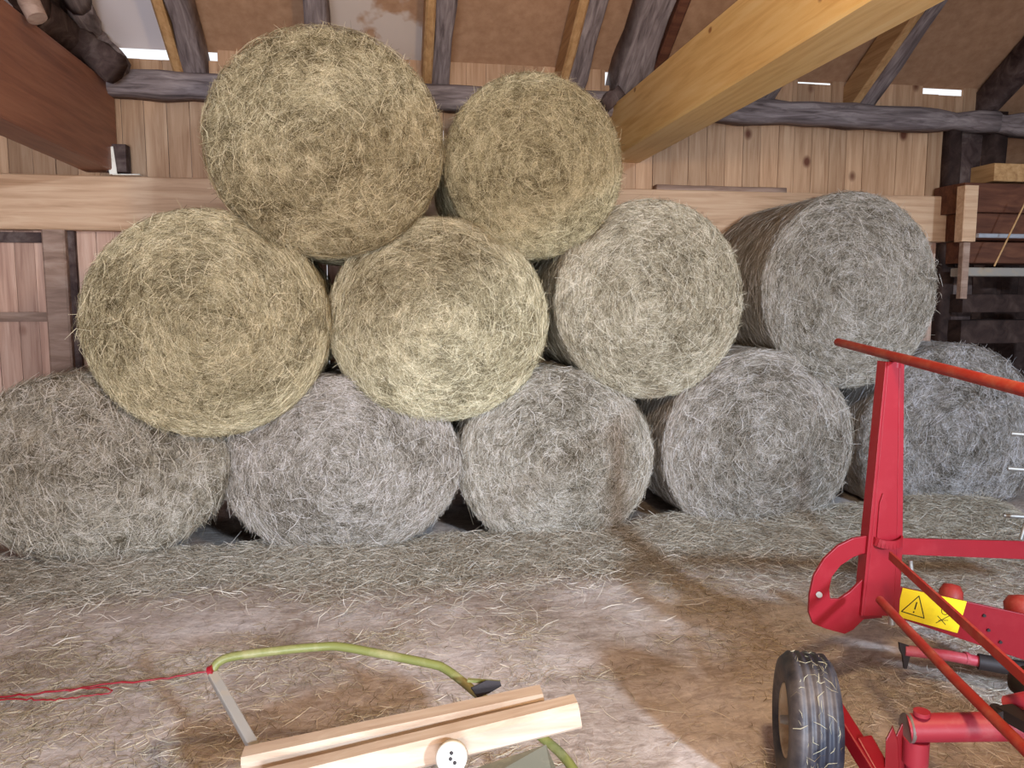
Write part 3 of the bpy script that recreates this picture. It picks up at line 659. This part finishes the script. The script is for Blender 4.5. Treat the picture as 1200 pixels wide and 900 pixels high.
# diagonal flat bar and round rod towards the viewer
mb = MB(); mb.bar(cp(1043, 651, 2.73), cp(1230, 822, 1.8), .010, .030); mb.build('flat_brace', redw, mroot, bevel=.0015)
mb = MB(); mb.tube([cp(1031, 703, 2.70), cp(1115, 792, 2.17), cp(1235, 912, 1.66)], .0145, 16); mb.build('round_rod', redw, mroot)
mb = MB(); mb.tube([cp(1045, 722, 2.77), cp(1045, 732, 2.77)], .012, 8); mb.build('nut', steel, mroot)
mb = MB(); mb.tube([cp(1067, 657, 2.83), cp(1068, 668, 2.83)], .008, 8); mb.build('nut', steel, mroot)
# small red tube with end plate
mb = MB(); mb.tube([cp(1060, 762, 3.0), cp(1110, 768, 2.97), cp(1148, 775, 2.95)], .021, 16); mb.tube([cp(1130, 771, 2.96), cp(1134, 771.5, 2.96)], .024, 16); mb.tube([cp(1146, 775, 2.95), cp(1260, 795, 2.85)], .03, 16, mat=1)
mb.build('stub_shaft', [pinkred, darkm], mroot)
mb = MB(); mb.prism([cp(a, b, 2.99) for a, b in ((1054, 753), (1066, 757), (1068, 765), (1063, 784), (1060, 784), (1058, 768), (1055, 762))], (0, .01, 0)); mb.build('end_lever', darkm, mroot, bevel=.001)
# knobs behind plate
mb = MB(); c0 = cp(1114, 699, 3.0); mb.lathe([(0, .05), (.03, .045), (.042, .02), (.045, -.03), (.03, -.05), (0, -.05)], c0, (.3, .3, .9), 20); mb.build('knob', redw, mroot)
mb = MB(); c0 = cp(1197, 712, 3.0); mb.lathe([(0, .05), (.04, .045), (.06, .02), (.06, -.03), (.04, -.05), (0, -.05)], c0, (.1, .3, .9), 20); mb.build('knob', redw, mroot)
# thick cross tube in front
TD = 2.15
mb = MB(); a = cp(1064, 853, TD); b = cp(1250, 850, TD - .1); mb.tube([a, b], .038, 24); t0 = cp(1080, 838, TD - .02); mb.tube([t0, t0 + Vector((0, 0, .012))], .022, 14); mb.build('cross_tube', pinkred, mroot, bevel=.003)
mb = MB(); mb.tube([cp(1062, 853, TD), cp(1066, 853, TD)], .040, 24); mb.build('tube_cap', steel, mroot)
mb = MB(); p = cp(1074, 866, TD); mb.tube([p, Vector((p.x, p.y, p.z - .07))], .034, 16); mb.tube([Vector((p.x, p.y, p.z - .065)), Vector((p.x, p.y, .03))], .026, 16); mb.build('swivel_stub', pinkred, mroot)
mb = MB()
for dx in (0, .04):
    q = [cp(1036, 935, TD), cp(1038, 868, TD), cp(1046, 852, TD), cp(1052, 868, TD), cp(1056, 935, TD)]
    mb.prism([v + Vector((dx, dx * .3, 0)) for v in q], (.008, .012, 0))
mb.build('fork_bracket', red, mroot, bevel=.0015)
# arm from wheel hub to fork
hub = cp(940, 846, 2.33)
mb = MB(); mb.bar(cp(968, 815, 2.36), cp(1040, 930, 2.12), .04, .05); mb.bar(cp(1008, 868, 2.24), cp(1060, 960, 2.08), .05, .06); mb.bar(hub, cp(985, 842, 2.33), .03, .03); mb.build('wheel_arm', red, mroot, bevel=.004)
# dark joint at right edge
mb = MB(); mb.tube([cp(1166, 832, 2.0), cp(1176, 842, 1.95)], .018, 14); mb.bar(cp(1176, 832, 1.98), cp(1230, 862, 1.85), .05, .03); mb.build('dark_joint', darkm, mroot, bevel=.002)
mb = MB(); mb.tube([cp(1182, 828, 2.02), cp(1260, 812, 1.9)], .028, 16); mb.build('side_tube', pinkred, mroot)
mb = MB(); mb.lathe([(0, .03), (.03, .028), (.045, 0), (.03, -.028), (0, -.03)], cp(1200, 800, 2.1), (.3, -.8, .2), 18); mb.build('black_knob', black, mroot)
for yy_, x0 in ((508, 1185), (549, 1181), (604, 1176)):
    mb = MB(); mb.tube([cp(x0, yy_, 3.2), cp(1290, yy_ + 8, 3.1)], .009, 8); mb.build('tine', steel, mroot)
mb = MB(); mb.tube([cp(1196, 632, 3.1), cp(1206, 600, 3.1)], .008, 8); mb.tube([cp(1290, 470, 3.1), cp(1290, 650, 3.1), cp(1290, 700, 2.5)], .02, 8); mb.build('tine_holder', steel, mroot)
# unseen sheet added and shaped to cast the wedge shadow on the floor
mb = MB(); mb.prism([(x_, .8, z_) for x_, z_ in ((1.60, .1), (1.58, .68), (1.60, .81), (1.99, .95), (2.27, 1.15), (2.44, .84), (2.48, .62), (2.50, .1))], (0, .012, 0)); mb.bar((1.3, .83, .14), (2.7, .83, .14), .05, .05)
mb.build('shadow_sheet', red, mroot)
# wheel
wy = Vector((1, -.36, -.02)).normalized(); wc = cp(944, 846, 2.36); rad = wc.z - .0; rad = .205 if rad < .1 else rad - .002
Wd = .075
tp_ = [(.095, -Wd * .55), (.11, -Wd * .82), (.145, -Wd), (rad * .90, -Wd * .93), (rad * .965, -Wd * .72)]
for k in range(9):
    u = -1 + 2 * k / 8; g = .97 if k % 2 else 1.0; tp_.append((rad * (g if abs(u) < .9 else .99), Wd * .62 * u - .002)); tp_.append((rad * (g if abs(u) < .9 else .99), Wd * .62 * u + .006))
tp_ += [(rad * .965, Wd * .72), (rad * .90, Wd * .93), (.145, Wd), (.11, Wd * .82), (.095, Wd * .55)]
wh = MB(); wh.lathe(tp_, wc, wy, 64); tyre = wh.build('tyre', rubber, mroot)
wh = MB(); wh.lathe([(0, -.045), (.03, -.045), (.035, -.03), (.06, -.022), (.085, -.035), (.10, -.058), (.108, -.062), (.104, -.04), (.09, 0), (.104, .04), (.108, .062), (.09, .03), (0, .03)], wc, wy, 40); wh.build('rim', cream, mroot)
wh = MB(); wh.lathe([(0, -.075), (.012, -.075), (.016, -.045), (.016, .09), (0, .09)], wc, wy, 16); wh.build('hub', steel, mroot)
rg = np.random.default_rng(9); n = 70; a = rg.uniform(-.2, 1.9, n) ; h = rg.uniform(-.06, .06, n)
u = wy.cross(Vector((0, 0, 1))).normalized(); v_ = wy.cross(u)
if v_.z < 0: v_ = -v_
u = np.array(u if u.y < 0 else -u); v_ = np.array(v_); wyn = np.array(wy)
E = np.cos(a)[:, None] * u + np.sin(a)[:, None] * v_
P = np.array(wc) + E * (rad + .002) + wyn * h[:, None]; T = np.cross(E, wyn) * rg.normal(size=(n, 1)) + wyn * rg.normal(size=(n, 1)) * .6
v, f = strands(P, T, E, rg.uniform(.01, .05, n), rg.uniform(.001, .0022, n), .2, .006, rg)
o = npmesh('stuck_hay', v, f, np.repeat(rg.uniform(.2, .7, n), 6), hayS, parent=mroot); tag(o, kind='stuff')

# ------------------------------------------------------------------ green implement in front
g = thing('green_implement', 'olive green tubular implement frame with grey bar in the foreground under two timbers', 'farm implement', (-.35, 2.2, 0))
def smooth(pts, n=6):
    pts = [Vector(p) for p in pts]; P = [pts[0]] + pts + [pts[-1]]; out = []
    for i in range(1, len(P) - 2):
        for k in range(n):
            t_ = k / n; a, b, c_, d = P[i - 1], P[i], P[i + 1], P[i + 2]
            out.append(.5 * ((2 * b) + (c_ - a) * t_ + (2 * a - 5 * b + 4 * c_ - d) * t_ ** 2 + (3 * b - a - 3 * c_ + d) * t_ ** 3))
    return out + [P[-2]]
hp = [cp(x, y, d) for x, y, d in ((249, 786, 2.36), (256, 776, 2.37), (275, 769, 2.38), (330, 762, 2.40), (375, 758, 2.42), (400, 758, 2.42), (450, 767, 2.40), (505, 778, 2.37), (520, 783, 2.36), (540, 797, 2.33), (562, 815, 2.30), (600, 840, 2.26), (640, 868, 2.2), (665, 892, 2.14), (690, 930, 2.05))]
mb = MB(); mb.tube(smooth(hp), .0135, 16); mb.build('hoop_tube', green, g)
mb = MB(); mb.tube([cp(250, 785, 2.35), cp(245, 787, 2.35)], .016, 14); mb.build('red_collar', red, g)
mb = MB(); mb.bar(cp(249, 790, 2.35), cp(300, 880, 2.12), .03, .022); mb.build('grey_bar', greyp, g, bevel=.004)
mb = MB(); mb.prism([cp(x, y, 2.22) for x, y in ((552, 806), (570, 797), (586, 798), (588, 804), (574, 812), (560, 818))], (0, .02, -.01)); mb.build('latch_plate', darkm, g, bevel=.002)
mb = MB(); mb.bar(cp(548, 797, 2.25), cp(586, 800, 2.24), .012, .008); mb.build('latch_lever', green, g)
mb = MB(); mb.prism([cp(x, y, d) for x, y, d in ((560, 899, 1.96), (640, 872, 2.0), (652, 900, 1.9), (655, 940, 1.8), (520, 940, 1.8))], (0, .01, -.02)); mb.build('grey_plate', greyg, g, bevel=.002)
def timber(a, b, w, h, lab, seed, up=(0, 0, 1)):
    t = MB(); t.beam(a, b, w, h, up=up, n=8, wob=.006, seed=seed, bev=.012); o = t.build('timber', lumber, pivot=(Vector(a) + Vector(b)) / 2); tag(o, lab, 'timber'); return o
timber(cp(287, 893, 2.06), cp(636, 819, 2.16), .075, .060, 'rear one of two pale sawn timbers lying on the green implement', 1)
tf = timber(cp(300, 925, 1.96), cp(677, 833, 2.07), .070, .075, 'front pale sawn timber with a round white cap, lying on the green implement', 2)
cpn = cp(530, 886, 1.945); nd = (CAM - cpn).normalized(); nd = Vector((-.25, -1, .35)).normalized()
t = MB(); t.lathe([(0, .028), (.034, .028), (.039, .022), (.039, -.01), (0, -.01)], cpn, nd, 32); dsc = t.build('white_cap', whitep, g, bevel=0)
t = MB()
for k in range(3):
    a = 2 * math.pi * k / 3 + .4; u1 = nd.cross(Vector((0, 0, 1))).normalized(); v1_ = nd.cross(u1); q = cpn + nd * .028 + (u1 * math.cos(a) + v1_ * math.sin(a)) * (.014 if k else 0); t.tube([q, q + nd * .002], .005, 8)
t.build('cap_hole', darkm, dsc)
# red baling twine on floor at left
def twine(pts, r, lab, seed):
    r_ = np.random.default_rng(seed); P = [atz(x, y, .012) for x, y in pts]; P = smooth(P, 8); P = [p + Vector((0, r_.normal() * .004, abs(r_.normal()) * .003)) for p in P]
    t = MB(); t.tube(P, r, 6); o = t.build('twine', red, pivot=P[len(P) // 2]); tag(o, lab, 'twine')
twine([(-60, 822), (0, 817), (60, 812), (120, 803), (180, 797), (246, 787)], .004, 'longer red twine on the floor at left, reaching the green hoop', 1)
twine([(-60, 826), (10, 820), (50, 821), (90, 818), (130, 812), (118, 806), (80, 810)], .003, 'tangled shorter red twine on the floor at the left frame edge', 2)
